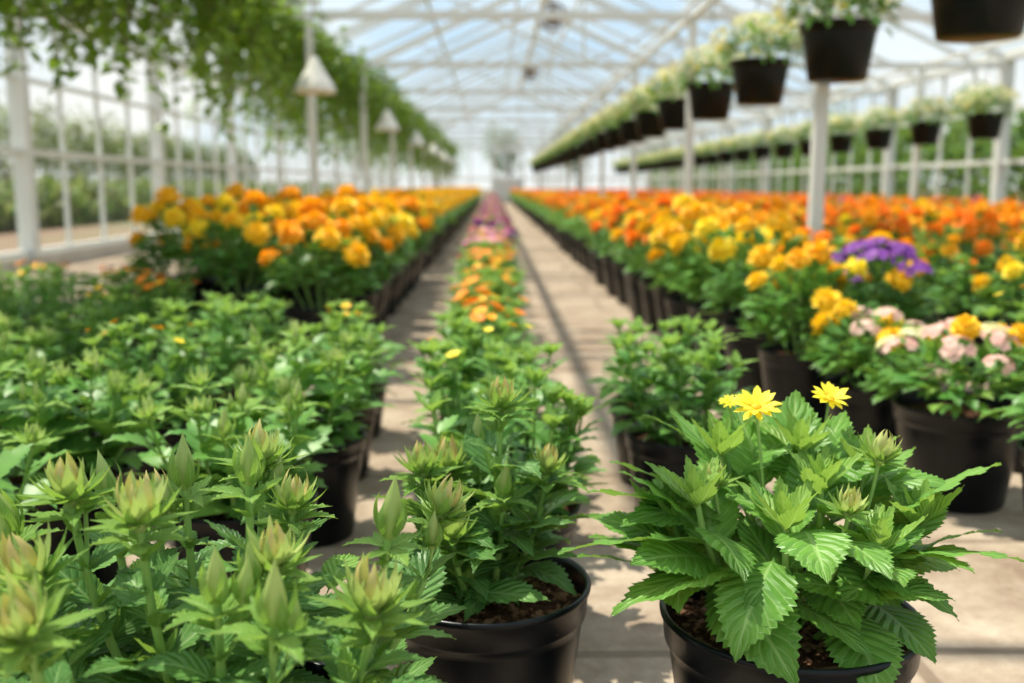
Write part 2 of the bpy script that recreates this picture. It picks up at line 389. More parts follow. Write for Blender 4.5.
def broad_plant(seed, R=0.135):
    rng = random.Random(seed); mb = MB(); add_pot(mb, R, n=72, rng=rng, chips=1700)
    revolve(mb, [(R * 0.905, 0.158), (R * 0.915, 0.168)], 12, M_LABEL, a0=-1.35, a1=-0.95)
    z0 = 0.2
    stems = [(0, 0.0, 0.165, .9), (1.2, .25, .195, 1), (2.3, .4, .2, 1.1), (3.3, .55, .18, 1.1), (4.3, .25, .15, .8),
             (0.5, .5, .19, 1.05), (5.5, .55, .14, .85), (-.1, .75, .17, .95), (2.9, .8, .16, 1.1)]
    for i, (az, t1, h, ls) in enumerate(stems):
        k = 5
        pts = curve_pts((0.028 * math.cos(az), 0.028 * math.sin(az), z0 - 0.005), az, t1 * 1.3, t1 * 0.4, h, k)
        tube(mb, pts, 0.0048, 0.003, 8, M_STEM)
        rot = rng.uniform(0, PI)
        for q in range(2, k):
            f = q / k
            ll = 0.14 * ls * (1.08 - 0.4 * f) * rng.uniform(0.9, 1.15)
            for s2 in (0, 1):
                a2 = rot + q * PI / 2 + s2 * PI + rng.uniform(-.3, .3)
                d = (a2 - az + PI) % (2 * PI) - PI
                if t1 > 0.3: a2 = az + d * 0.75
                V, F, UV = rng.choice(HI)
                e = 0.0 + 0.55 * f + .35 * math.sin(a2) + rng.uniform(-.2, .25)
                mb.add(V, F, M_LEAF, UV, place(pts[q], a2, e, rng.uniform(-.45, .45), ll))
        for j in range(9):
            V, F, UV = rng.choice(YG[:2])
            mb.add(V, F, M_YOUNG, UV, place(pts[-1] - np.array([0, 0, 0.012 - 0.001 * j]), rot + j * 2.4, 0.55 + 0.1 * j, 0, 0.075 * (1 - 0.06 * j)))
    for az, el, ll, dr, up, roll in ((PI + .12, .12, .2, 1, .09, .35), (PI + .42, -.05, .17, 1, .08, .25), (-2.15, -.4, .135, 2, .1, 0),
                            (PI - .25, .3, .17, 1, .1, .4),
                            (0.1, .45, .19, 0, .1, -.35), (-.3, .2, .17, 1, .08, -.25), (-0.6, .0, .12, 3, .07, 0),
                            (2.75, .5, .16, 1, .1, .4), (.55, .55, .16, 1, .1, -.4),
                            (1.9, 1.0, .13, 1, .13, .1), (1.3, 1.05, .13, 1, .13, -.1), (2.4, .85, .14, 1, .12, .2), (.9, .9, .13, 1, .12, -.2),
                            (-1.7, .05, .12, 2, .13, .1), (-1.3, .1, .11, 2, .12, -.1)):
        r = 0.055; p = (r * math.cos(az), r * math.sin(az), z0 + up)
        tube(mb, [(0.01 * math.cos(az), 0.01 * math.sin(az), z0), (r * .5 * math.cos(az), r * .5 * math.sin(az), z0 + up * .6), p], 0.003, 0.0022, 6, M_STEM)
        V, F, UV = HI[dr]
        mb.add(V, F, M_LEAF, UV, place(p, az, el, roll, ll))
    for x, y, z, s in ((-0.03, 0.05, 0.237, 0.027), (0.06, 0.08, 0.24, 0.024), (-.05, 0.09, 0.234, 0.012)):
        p = np.array([x, y, z0 + z - .005])
        tube(mb, [(x * .3, y * .3, z0 + 0.05), (x * .7, y * .8, z0 + z * .6), p], 0.0022, 0.0018, 6, M_STEM)
        daisy(mb, orient(p, -PI / 2 + x * 6, 0.45), s, rng)
    for a, hh, s in ((.1, .13, .03), (-1.2, .1, .026), (3.0, .1, .026)):
        pp = curve_pts((0.05 * math.cos(a), 0.05 * math.sin(a), z0 + 0.06), a, 0.5, 0.15, hh, 5); tube(mb, pp, 0.003, 0.002, 6, M_STEM)
        bud_open(mb, orient(pp[-1], a, 0.2), s, rng)
    return mb

def bushy(mb, rng, z0, rad, h, n, T_, mat, mat2, lmin, lmax, off=(0, 0), young=0.15):
    for i in range(n):
        u = rng.random(); az = rng.uniform(0, 2 * PI); r = rad * math.sqrt(u) * 0.85
        zt = h * math.sqrt(max(0, 1 - 0.75 * u)) * rng.uniform(0.35, 1.0)
        p = (off[0] + r * math.cos(az), off[1] + r * math.sin(az), z0 + zt)
        V, F, UV = rng.choice(T_)
        top = zt > h * 0.75
        el = (0.75 if top else 0.1) + rng.uniform(-.4, .4)
        mb.add(V, F, mat2 if rng.random() < (young * 2.5 if top else young * .5) else mat, UV, place(p, az + rng.uniform(-.9, .9), el, rng.uniform(-.4, .4), rng.uniform(lmin, lmax)))

def green_plant(seed, flowers=None, lod=0, h=0.2, rad=0.16):
    rng = random.Random(seed); mb = MB(); add_pot(mb, 0.13, n=24 if lod == 0 else 12, rng=rng)
    z0 = 0.2
    ns = 13 if lod == 0 else 0
    for i in range(ns):
        az = rng.uniform(0, 2 * PI); t1 = rng.uniform(0, .7); hh = h * rng.uniform(0.9, 1.25)
        pts = curve_pts((0.05 * math.cos(az), 0.05 * math.sin(az), z0 - .01), az, t1, t1 * .3, hh, 6)
        tube(mb, pts, 0.004, 0.002, 4, M_STEM); rot = rng.uniform(0, 3)
        for q in range(1, 7):
            for s2 in (0, 1):
                V, F, UV = rng.choice(MD); f = q / 6
                mb.add(V, F, M_YOUNG if f > .9 else M_MID, UV, place(pts[q], rot + q * PI / 2 + s2 * PI + rng.uniform(-.2, .2), 0.6 * f + rng.uniform(-.2, .2), 0, 0.085 * (1.1 - .45 * f)))
        for j in range(5):
            V, F, UV = rng.choice(MD)
            mb.add(V, F, M_YOUNG, UV, place(pts[-1], rot + j * 1.26, 0.8 + rng.uniform(-.2, .3), 0, rng.uniform(.03, .05)))
    bushy(mb, rng, z0, rad, h * .75, 60 if lod == 0 else 110, MD if lod == 0 else LO, M_MID, M_YOUNG, 0.05, 0.085)
    if flowers:
        for i in range(flowers[1]):
            az = rng.uniform(0, 2 * PI); r = rad * math.sqrt(rng.random()) * .85
            p = (r * math.cos(az), r * math.sin(az), z0 + h * rng.uniform(1.05, 1.35))
            tube(mb, [(p[0] * .8, p[1] * .8, z0 + h * .5), p], 0.0015, 0.0015, 3, M_STEM)
            small5(mb, orient(p, az, .4), rng.uniform(.6, 1.1) * flowers[2], rng, rng.choice(flowers[0]))
    return mb

def marigold(seed, mats, h=0.25, rad=0.17, nf=11, fs=0.04, lod=0, mb=None, off=(0, 0), extra=None, petw=None):
    rng = random.Random(seed)
    if mb is None: mb = MB()
    base = mb
    sub = MB()
    add_pot(sub, 0.13, n=28 if lod == 0 else 12, rng=rng)
    z0 = 0.2
    bushy(sub, rng, z0, rad, h, 330 if lod == 0 else 90, (NAR + LO), M_MARL, M_MID, 0.05 if lod == 0 else .08, 0.085 if lod == 0 else .13, young=.3)
    for i in range(nf):
        az = 2 * PI * i * 0.618; r = rad * math.sqrt((i + .5) / nf) * 1.0
        p = np.array((r * math.cos(az), r * math.sin(az), z0 + h * (1.15 - 0.4 * (r / rad) ** 2) + rng.uniform(-.04, .04)))
        tube(sub, [(p[0] * .3, p[1] * .3, z0), (p[0] * .8, p[1] * .8, z0 + h * .6), p], 0.003, 0.0025, 4 if lod == 0 else 3, M_STEM)
        pom(sub, orient(p, az, r / rad * .8 + rng.uniform(-.1, .2)), fs * rng.uniform(.8, 1.15), rng, rng.choice(mats), 5 if lod == 0 else 3)
    if extra:
        for i in range(extra[1]):
            az = i * 2.4; r = rad * (.25 + .75 * i / extra[1])
            p = (r * math.cos(az), r * math.sin(az), z0 + h * (1.15 - .4 * (r / rad) ** 2))
            cluster(sub, orient(p, az, .3), extra[2], rng, extra[0], 16)
    V = np.vstack(sub.V) + np.array([off[0], off[1], 0])
    o = base.n; base.V.append(V); base.n += len(V); base.UV.append(np.vstack(sub.UV))
    base.F.extend([tuple(i + o for i in f) for f in sub.F]); base.SM.extend(sub.SM)
    remap = [base.mi(m) for m in sub.mats]; base.MI.extend([remap[k] for k in sub.MI])
    return base

def lantana(seed, mats, fs=0.032, ncl=14, extra=0):
    rng = random.Random(seed); mb = MB(); add_pot(mb, 0.14, n=36, rng=rng)
    bushy(mb, rng, 0.2, 0.18, 0.15, 280, MD, M_MID, M_YOUNG, 0.045, 0.075)
    for i in range(ncl):
        az = 2 * PI * i * .618; r = .17 * math.sqrt((i + .5) / ncl)
        p = (r * math.cos(az), r * math.sin(az), 0.2 + 0.19 * (1 - .4 * (r / .19) ** 2))
        cluster(mb, orient(p, az, r * 3), fs * rng.uniform(.8, 1.2), rng, [mats[i % len(mats)]], 16)
    for i in range(extra):
        az = 2.2 + i * 1.3; r = .08 + .03 * i
        p = (r * math.cos(az), r * math.sin(az), .2 + .2 - .02 * i)
        tube(mb, [(p[0] * .5, p[1] * .5, .25), p], .003, .0025, 4, M_STEM)
        pom(mb, orient(p, az, .7), .034, rng, M_YELLOW, 5)
    return mb

def basket(seed, lod=0):
    rng = random.Random(seed); mb = MB()
    sub = MB(); add_pot(sub, 0.175, H=0.25, n=40, rng=rng)
    V = np.vstack(sub.V) - np.array([0, 0, .25]); mb.mats = sub.mats; mb.F = sub.F; mb.MI = sub.MI; mb.SM = sub.SM; mb.UV = sub.UV; mb.V = [V]; mb.n = sub.n
    for j in range(3):
        a = j * 2 * PI / 3 + .5
        tube(mb, [(.17 * math.cos(a), .17 * math.sin(a), -.01), (0, 0, .5)], .0025, .0025, 4, M_WIRE)
    tube(mb, [(0, 0, .5), (0, 0, .56)], .004, .004, 5, M_WIRE)
    hh = .23
    bushy(mb, rng, -.02, .25, hh, 420, LO + MD[:1], M_MID, M_YOUNG, .04, .075, young=.4)
    for i in range(60):
        az = rng.uniform(0, 2 * PI); r = .19 + rng.uniform(-.02, .04)
        V, F, UV = rng.choice(LO)
        mb.add(V, F, M_MID, UV, place((r * math.cos(az), r * math.sin(az), rng.uniform(-.02, .06)), az, rng.uniform(-1.0, .1), 0, rng.uniform(.05, .08)))
    for i in range(100):
        az = rng.uniform(0, 2 * PI); q = math.sqrt(rng.random()); r = .27 * q
        z = (hh + .015) * math.sqrt(max(0, 1 - .75 * q * q)) + .01
        if i % 3 == 0: r = .26 + rng.uniform(0, .02); z = rng.uniform(.05, .16); q = 1.1
        cluster(mb, orient((r * math.cos(az), r * math.sin(az), z), az, q * 1.2), .03, rng, [M_WHITE, M_LEMON] if i % 4 == 0 else [M_WHITE], 7)
    return mb

# ------------------------------------------------------------------ place foreground
fg = bud_plant(11, R=0.135, nst=17, hmin=.19, hmax=.245, spread=.75, leaf=.066, base=.075, open_p=.7, budS=.037, skip=0, fill=60)
obj('potted_budding_plant', fg.mesh('budding_plant_a'), (-.225, .77, 0), 0.4)
fg2 = bud_plant(23, R=0.125, nst=10, hmin=.06, hmax=.1, spread=.75, leaf=.062, base=.06, fill=45, budS=.036, open_p=.9)
obj('potted_budding_plant', fg2.mesh('budding_plant_b'), (-.48, .85, 0), 1.2)
cp = bud_plant(5, R=0.12, leaf=.082, base=.02, open_p=.95, budS=.036, side=.4,
               stems=[(.3, .08, .225), (-1.0, .22, .14), (PI, .45, .165), (2.4, .35, .15), (.1, .45, .16), (-2.2, .6, .11), (1.6, .35, .17)])
obj('potted_budding_plant', cp.mesh('budding_plant_c'), (-.01, 1.09, 0), 0.1)
obj('potted_yellow_daisy', broad_plant(8).mesh('yellow_daisy_plant'), (.315, 1.0, 0), 0)

ME_BUD = [bud_plant(100 + i, R=.125, nst=10, hmin=.17, hmax=.24, spread=.65, leaf=.085, lod=1, base=.06).mesh('budding_mid_%d' % i) for i in range(3)]
ME_GRN = [green_plant(200 + i).mesh('green_mid_%d' % i) for i in range(4)]
ME_GYF = [green_plant(220 + i, ([M_LEMON, M_AMBER], 6, .018)).mesh('green_fl_%d' % i) for i in range(2)]
ME_GOR = [green_plant(240 + i, ([M_ORANGE, M_AMBER, M_ORANGE], 14, .028), h=.17, rad=.17).mesh('green_or_%d' % i) for i in range(2)]
ME_GMG = [green_plant(250 + i, ([M_MAGENTA, M_MAGENTA, M_PINK, M_ORANGE], 22, .03), h=.17, rad=.18).mesh('green_mg_%d' % i) for i in range(2)]
ME_MO = [marigold(300 + i, [M_ORANGE, M_AMBER, M_ORANGE], nf=12, fs=.043).mesh('mar_o_%d' % i) for i in range(3)]
ME_MY = [marigold(320 + i, [M_YELLOW, M_YELLOW, M_LEMON, M_AMBER], nf=9, h=.25, fs=.047).mesh('mar_y_%d' % i) for i in range(3)]
ME_MA = [marigold(330 + i, [M_AMBER, M_AMBER, M_YELLOW], nf=13, h=.26, fs=.052).mesh('mar_a_%d' % i) for i in range(3)]
ME_MYP = marigold(340, [M_YELLOW], nf=3, h=.25, fs=.045, extra=([M_PURPLE], 10, .045)).mesh('mar_yp')
ME_MYL = marigold(341, [M_YELLOW], nf=6, h=.19, fs=.045, extra=([M_PINK], 4, .035)).mesh('mar_yl')
ME_LAN = lantana(350, [M_PINK, M_WHITE, M_PINK, M_PINK], extra=3).mesh('lantana_pink')
R0 = random.Random(77)
def put(name, me, x, y, sc=1.0, jit=.015):
    if isinstance(me, list): me = R0.choice(me)
    return obj(name, me, (x + R0.uniform(-jit, jit), y + R0.uniform(-jit, jit), 0), R0.uniform(0, 6.28), sc * R0.uniform(.95, 1.05))
# centre row
put('potted_green_seedling', ME_GRN[2], 0.01, 1.47, .84)
put('potted_green_seedling', ME_GYF, .0, 1.83, .9)
put('potted_green_seedling', ME_GRN, -.02, 2.17, .9)
y = 2.5; i = 0
while y < 7:
    if y > 4.9: put('potted_petunia', ME_GMG, -.02, y, .9)
    else: put('potted_orange_zinnia', ME_GOR if i % 4 < 3 else ME_GYF, -.02, y, .88)
    y += .34; i += 1
put('potted_green_seedling', ME_GRN[0], .36, 1.86, .86); put('potted_green_seedling', ME_GRN[1], .38, 2.22, .86)
# left green block
for r, x in enumerate((-.37, -.72, -1.12, -1.5, -1.88, -2.26, -2.64, -3.02, -3.35)):
    y = 1.24 + (0.14 if r % 2 == 0 else 0)
    yend = {0: 3.0, 1: 3.1, 2: 3.5}.get(r, 4.5)
    if r == 0: y = 1.46
    while y < yend:
        if abs(x) < y * .75 + .5:
            me, nm = (ME_BUD, 'potted_budding_plant') if (y < 1.9 or R0.random() < .2) else ((ME_GYF, 'potted_green_seedling') if R0.random() < .25 else (ME_GRN, 'potted_green_seedling'))
            if y > 3.0 and R0.random() < .3: me, nm = ME_GOR, 'potted_orange_zinnia'
            put(nm, me, x, y, .9 if y < 2.2 else .82)
        y += .40
# left marigolds
for x, y0 in ((-.62, 3.6), (-1.0, 3.95), (-1.38, 4.4)):
    y = y0
    while y < 7.5:
        put('potted_marigold', ME_MA if R0.random() < .75 else ME_MY, x, y, 1.14); y += .4
# right block
put('potted_lantana', ME_GYF[0], 1.04, 1.66)
put('potted_lantana', ME_LAN, .99, 2.04)
put('potted_lantana', ME_MYL, .93, 2.40, .9)
put('potted_marigold', ME_MY[2], .88, 2.76, 1.0)
put('potted_marigold', ME_MY[0], .86, 3.12, 1.05)
put('potted_marigold', ME_MY[1], .84, 3.48, 1.1)
put('potted_purple_verbena', ME_MYP, 1.14, 2.92, .96)
y = 3.85
while y < 7.5:
    put('potted_marigold', ME_MA if y < 4.4 else (ME_MO if R0.random() < .75 else ME_MA), .82, y, 1.08); y += .37
for r in range(1, 10):
    x = .85 + .45 * r; y = 2.3
    while y < 7.5:
        if r == 1 and 2.6 < y < 3.3:
            y = 3.36; continue
        if x < y * .56 + .5:
            p = R0.random()
            if y < 3.9: me, nm = (ME_GYF, 'potted_green_seedling') if p < .38 else ((ME_MY, 'potted_marigold') if p < .6 else ((ME_GRN, 'potted_green_seedling') if p < .95 else (ME_MYP, 'potted_purple_verbena')))
            elif y < 5.2: me, nm = (ME_MO, 'potted_marigold') if p < .3 else ((ME_MY, 'potted_marigold') if p < .5 else (ME_GRN, 'potted_green_seedling'))
            else: me, nm = (ME_MO, 'potted_marigold') if p < .75 else (ME_MA, 'potted_marigold')
            put(nm, me, x, y, 1.0 if y > 4 else .97)
        y += .42
def chunk(seed, palettes, h=.25, nf=9, fs=.045, n=8, step=.4):
    mb = MB(); rng = random.Random(seed)
    for i in range(n):
        marigold(seed * 10 + i, rng.choice(palettes), h=h * rng.uniform(.9, 1.1), nf=nf, fs=fs, lod=1, mb=mb, off=(rng.uniform(-.02, .02), (i + .5) * step))
    return mb.mesh('flower_row_%d' % seed)
CH_O = [chunk(1, [[M_ORANGE], [M_ORANGE, M_AMBER], [M_ORANGE]]), chunk(2, [[M_ORANGE], [M_AMBER, M_ORANGE], [M_RED, M_ORANGE]])]
CH_Y = [chunk(3, [[M_AMBER, M_YELLOW], [M_AMBER], [M_AMBER, M_YELLOW]], fs=.05)]
CH_R = [chunk(4, [[M_RED, M_ORANGE], [M_ORANGE], [M_MAGENTA, M_RED]])]
CH_P = [chunk(5, [[M_MAGENTA], [M_MAGENTA, M_PINK], [M_PURPLE, M_MAGENTA], [M_MAGENTA]], h=.14, fs=.042, nf=14)]
for j in range(10):
    y = 7.6 + 3.2 * j
    for x in (-.62, -1.0, -1.38): obj('marigold_row', R0.choice(CH_Y), (x, y, 0), 0, (1, 1, 1.15))
    for r in range(10):
        me = R0.choice(CH_O + CH_O + CH_Y + CH_R) if r < 4 else R0.choice(CH_O + CH_R + CH_R)
        obj('marigold_row', me, (.82 + .45 * r, y, 0), 0, (1, 1, 1.03))
    obj('petunia_row', CH_P[0], (-.02, y - .5, 0))

# ------------------------------------------------------------------ hanging baskets
BK = [basket(400 + i).mesh('basket_%d' % i) for i in range(2)]
XR = 1.57; XR2 = 4.75; ZT = 1.98
y = 3.3
while y < 38:
    obj('hanging_flower_basket', R0.choice(BK), (XR, y, 1.39), R0.uniform(0, 6)); y += 1.34
y = 5.7
while y < 38:
    obj('hanging_flower_basket', R0.choice(BK), (XR2, y, 1.36), R0.uniform(0, 6)); y += 1.34

# ------------------------------------------------------------------ greenhouse
X0, X1, XM = -3.7, 5.7, 1.0
Y0, Y1 = -4.0, 40.0
ZE, ZRG = 2.09, 4.24
bays = [1.65 + 3.2 * k for k in range(-1, 12)]
XL = -1.42
def zr(x): return ZRG - (ZRG - ZE) * abs(x - XM) / (XM - X0)
fr = MB()
yy = Y0
while yy <= Y1 + .01:
    for xe in (X0, X1): beam(fr, (xe, yy, ZE), (XM, yy, ZRG), .035, .055, M_FRAME)
    yy += 1.6
for k in range(1, 4):
    f = k / 3.4
    for xe in (X0, X1):
        x = XM + (xe - XM) * (1 - f)
        beam(fr, (x, Y0, zr(x) - .05), (x, Y1, zr(x) - .05), .045, .05, M_FRAME)
beam(fr, (XM, Y0, ZRG - .03), (XM, Y1, ZRG - .03), .1, .1, M_FRAME)
obj('roof_frame', fr.mesh('roof_frame'))
gl = MB()
for xe in (X0, X1):
    gl.add([(xe, Y0, ZE + .05), (XM, Y0, ZRG + .05), (XM, Y1, ZRG + .05), (xe, Y1, ZE + .05)], [(0, 1, 2, 3)], M_ROOFG, smooth=False)
obj('roof', gl.mesh('roof_glazing'))
for i, yb in enumerate(bays):
    t = MB()
    beam(t, (X0, yb, ZT), (X1, yb, ZT), .05, .06, M_FRAME)
    for xe in (X0, X1):
        beam(t, (xe, yb, ZE - .04), (XM, yb, ZRG - .08), .05, .08, M_FRAME)
    if i % 2 == 0:
        for xe in (X0, X1):
            xa = XM + (xe - XM) * .5
            beam(t, (xa, yb, zr(xa) - .06), (XM, yb, ZT), .03, .03, M_FRAME)
        beam(t, (XM, yb, ZT), (XM, yb, ZRG - .08), .035, .035, M_FRAME)
    obj('roof_truss', t.mesh('roof_truss_m%d' % i))
    for xp in (XR, XR2, XL):
        if xp == XR and yb < 3: continue
        if xp == XL and yb < 8: continue
        if yb > 0:
            ws = .06 if xp != XR2 else .05
            p = MB(); beam(p, (xp + (.0), yb, 0), (xp, yb, ZT - .03), ws, ws, M_FRAME)
            beam(p, (xp, yb, 0), (xp, yb, .015), .14, .14, M_FRAME)
            obj('support_post', p.mesh('support_post_m'))
for xp in (XR, XR2, -1.62):
    p = MB(); beam(p, (xp, Y0 + .1, ZT), (xp, Y1 - .1, ZT), .04, .04, M_FRAME); obj('hanging_rail', p.mesh('hanging_rail_m'))
def side_wall(name, x):
    w = MB()
    beam(w, (x, Y0, .06), (x, Y1, .06), .14, .12, M_KERB)
    for z, s in ((.14, .05), (.93, .05), (1.5, .035), (ZE, .1)): beam(w, (x, Y0, z), (x, Y1, z), s + .01, s, M_FRAME)
    yy = Y0
    while yy <= Y1 + .01:
        beam(w, (x, yy, .12), (x, yy, ZE), .035, .035, M_FRAME); yy += .8
    for yb in bays: beam(w, (x, yb, 0), (x, yb, ZE), .12, .12, M_FRAME)
    o = obj(name, w.mesh(name))
    g = MB(); g.add([(x, Y0, .12), (x, Y1, .12), (x, Y1, ZE), (x, Y0, ZE)], [(0, 1, 2, 3)], M_WALLG, smooth=False)
    obj('glazing', g.mesh(name + '_glazing'), parent=o)
side_wall('wall_left', X0); side_wall('wall_right', X1)
def end_wall(name, y, door):
    w = MB()
    beam(w, (X0, y, .06), (X1, y, .06), .14, .12, M_KERB)
    for z in (.93, ZE): beam(w, (X0, y, z), (X1, y, z), .06, .07, M_FRAME)
    x = X0
    while x <= X1 + .01:
        beam(w, (x, y, .1), (x, y, zr(x)), .05, .05, M_FRAME); x += .94
    for xe in (X0, X1): beam(w, (xe, y, ZE), (XM, y, ZRG), .1, .12, M_FRAME)
    o = obj(name, w.mesh(name))
    g = MB(); g.add([(X0, y, .1), (X1, y, .1), (X1, y, ZE), (XM, y, ZRG), (X0, y, ZE)], [(0, 1, 2, 3, 4)], M_WALLG, smooth=False)
    obj('glazing', g.mesh(name + '_glazing'), parent=o)
    if door:
        d = MB(); yd = y - .13; xd = .0
        beam(d, (xd, yd, 0), (xd, yd, 2.0), .08, .08, M_FRAME); beam(d, (xd + 1.2, yd, 0), (xd + 1.2, yd, 2.0), .08, .08, M_FRAME)
        beam(d, (xd, yd, 2.0), (xd + 1.2, yd, 2.0), .08, .08, M_FRAME); beam(d, (xd + .6, yd, 0), (xd + .6, yd, 2), .06, .05, M_FRAME)
        beam(d, (xd, yd, .5), (xd + 1.2, yd, .5), .03, .9, M_FRAME)
        obj('door_1', d.mesh('door_1'))
end_wall('wall_back', Y1, True); end_wall('wall_front', Y0, False)

# pendant lamps
for i, y in enumerate((7.3, 12.2, 16.8, 21.6, 26.4, 31)):
    m = MB()
    k = .9
    revolve(m, [(.02 * k, .2), (.035 * k, .18), (.06 * k, .13), (.13 * k, .03), (.16 * k, -.02), (.165 * k, -.05), (.155 * k, -.05), (.12 * k, .01), (.04 * k, .1), (.001, .11)], 28, M_SHADE)
    revolve(m, [(.001, -.06), (.03, -.05), (.04, -.01), (.03, .05), (.02, .1)], 14, M_SHADE)
    tube(m, [(0, 0, .18), (0, 0, .56)], .006, .006, 6, M_WIRE)
    beam(m, (-.36, 0, .57), (.05, 0, .57), .03, .03, M_FRAME)
    obj('pendant_lamp', m.mesh('pendant_lamp_m'), (-1.26, y, 1.37))
for (x, y, z) in ((.95, 16.3, 3.3), (.95, 25, 3.4)):
    m = MB(); MM = Rx(PI / 2)
    revolve(m, [(.2, -.1), (.22, -.1), (.22, .1), (.2, .1), (.2, -.1)], 28, M_DARKUNIT, M=MM)
    revolve(m, [(.001, -.08), (.06, -.07), (.07, .07), (.001, .08)], 14, M_DARKUNIT, M=MM)
    for j in range(5):
        V, F, UV = PET
        m.add(V * np.array([1.2, 1, .5]), F, M_DARKUNIT, UV, MM @ Rz(j * 2 * PI / 5) @ Ry(.4) @ Sc(.19))
    tube(m, [(0, 0, .2), (0, 0, zr(x) - z - .08)], .012, .012, 6, M_FRAME)
    obj('circulation_fan', m.mesh('circulation_fan_m'), (x, y - .0, z))

# ------------------------------------------------------------------ vines
def vine(seed, length=1.35, ns=62, lmin=.5, lmax=1.05, lf=1.0):
    rng = random.Random(seed); mb = MB()
    for i in range(ns):
        y = rng.uniform(0, length); x = rng.gauss(0, .14); ln = rng.uniform(lmin, lmax) if rng.random() < .5 else rng.uniform(.2, .66)
        pts = [np.array([x * .2, y, 0.03]), np.array([x, y, .04])]
        a = rng.uniform(0, 6.28)
        k = max(4, int(ln / .06))
        for q in range(k):
            a += rng.uniform(-.5, .5)
            pts.append(pts[-1] + np.array([math.cos(a) * .014, math.sin(a) * .014, -ln / k]))
        tube(mb, pts, .004, .002, 3, M_TRUNK)
        for q in range(1, len(pts)):
            for s2 in range(2 if q > len(pts) * .6 else 4):
                V, F, UV = rng.choice(LO + MD[:1])
                mb.add(V, F, M_YOUNG if rng.random() < .08 else M_VINE, UV, place(pts[q], rng.uniform(0, 6.28), rng.uniform(-1.0, .3), rng.uniform(-.5, .5), rng.uniform(.06, .11) * lf))
    return mb
VN = [vine(500 + i).mesh('vine_%d' % i) for i in range(3)]
y = 2.9
while y < 38:
    obj('hanging_vine', R0.choice(VN), (-1.64, y, ZT), 0, (1, 1, R0.uniform(.9, 1.1))); y += 1.3
VN2 = vine(520, ns=50, lmin=.35, lmax=.8, lf=1.1).mesh('vine_s')
obj('hanging_vine', VN2, (-2.05, 3.3, ZT), 0)
obj('hanging_vine', VN2, (-2.05, 4.5, ZT), 0)
p = MB(); beam(p, (-2.05, 1.65, ZT), (-2.05, 8.05, ZT), .03, .03, M_FRAME); obj('hanging_rail', p.mesh('hanging_rail_m'))

# ------------------------------------------------------------------ floor + outside
def floor_mat():
    m, nt, out = newmat('concrete_floor')
    p = N(nt, 'ShaderNodeBsdfPrincipled'); p.inputs['Roughness'].default_value = .85; p.inputs['Specular IOR Level'].default_value = .2
    tc = N(nt, 'ShaderNodeTexCoord')
    n1 = N(nt, 'ShaderNodeTexNoise'); n1.inputs['Scale'].default_value = 3.4; n1.inputs['Detail'].default_value = 9; n1.inputs['Roughness'].default_value = .74
    n2 = N(nt, 'ShaderNodeTexNoise'); n2.inputs['Scale'].default_value = 45; n2.inputs['Detail'].default_value = 4
    L(nt, tc.outputs['Object'], n1.inputs['Vector']); L(nt, tc.outputs['Object'], n2.inputs['Vector'])
    f = mth(nt, 'MULTIPLY_ADD', n1.outputs['Fac'], 4.0, -1.5); cl = N(nt, 'ShaderNodeClamp'); L(nt, f, cl.inputs[0])
    c = mixc(nt, cl.outputs[0], (.25, .18, .13), (.52, .425, .335))
    c = mixc(nt, mth(nt, 'MULTIPLY', n2.outputs['Fac'], .35), c, (.24, .17, .115))
    br = N(nt, 'ShaderNodeTexBrick'); br.offset = 0.5
    br.inputs['Scale'].default_value = 1; br.inputs['Mortar Size'].default_value = .014; br.inputs['Brick Width'].default_value = 1.2; br.inputs['Row Height'].default_value = .45
    br.inputs['Mortar Smooth'].default_value = .4
    L(nt, tc.outputs['Object'], br.inputs['Vector'])
    c = mixc(nt, mth(nt, 'MULTIPLY', br.outputs['Fac'], .6), c, (.14, .1, .07))
    L(nt, c, p.inputs['Base Color'])
    bp = N(nt, 'ShaderNodeBump'); bp.inputs['Strength'].default_value = .4; bp.inputs['Distance'].default_value = .01
    L(nt, n2.outputs['Fac'], bp.inputs['Height']); L(nt, bp.outputs[0], p.inputs['Normal'])
    L(nt, p.outputs[0], out.inputs[0]); return m
fl = MB(); fl.add([(X0, Y0, 0), (X1, Y0, 0), (X1, Y1, 0), (X0, Y1, 0)], [(0, 1, 2, 3)], floor_mat(), smooth=False)
obj('floor', fl.mesh('floor'))
def ground_mat():
    m, nt, out = newmat('outdoor_ground_mat')
    p = N(nt, 'ShaderNodeBsdfPrincipled'); p.inputs['Roughness'].default_value = .95
    tc = N(nt, 'ShaderNodeTexCoord'); mp = N(nt, 'ShaderNodeMapping'); mp.inputs['Scale'].default_value = (.35, .08, 1)
    L(nt, tc.outputs['Object'], mp.inputs[0])
    n1 = N(nt, 'ShaderNodeTexNoise'); n1.inputs['Scale'].default_value = 1.0; n1.inputs['Detail'].default_value = 5
    L(nt, mp.outputs[0], n1.inputs['Vector'])
    f = mth(nt, 'MULTIPLY_ADD', n1.outputs['Fac'], 5, -2.3); cl = N(nt, 'ShaderNodeClamp'); L(nt, f, cl.inputs[0])
    L(nt, mixc(nt, cl.outputs[0], (.2, .13, .085), (.12, .15, .055)), p.inputs['Base Color'])
    L(nt, p.outputs[0], out.inputs[0]); return m
g = MB(); g.add([(-120, -60, -.03), (120, -60, -.03), (120, 200, -.03), (-120, 200, -.03)], [(0, 1, 2, 3)], ground_mat(), smooth=False)
obj('outdoor_ground', g.mesh('outdoor_ground'))
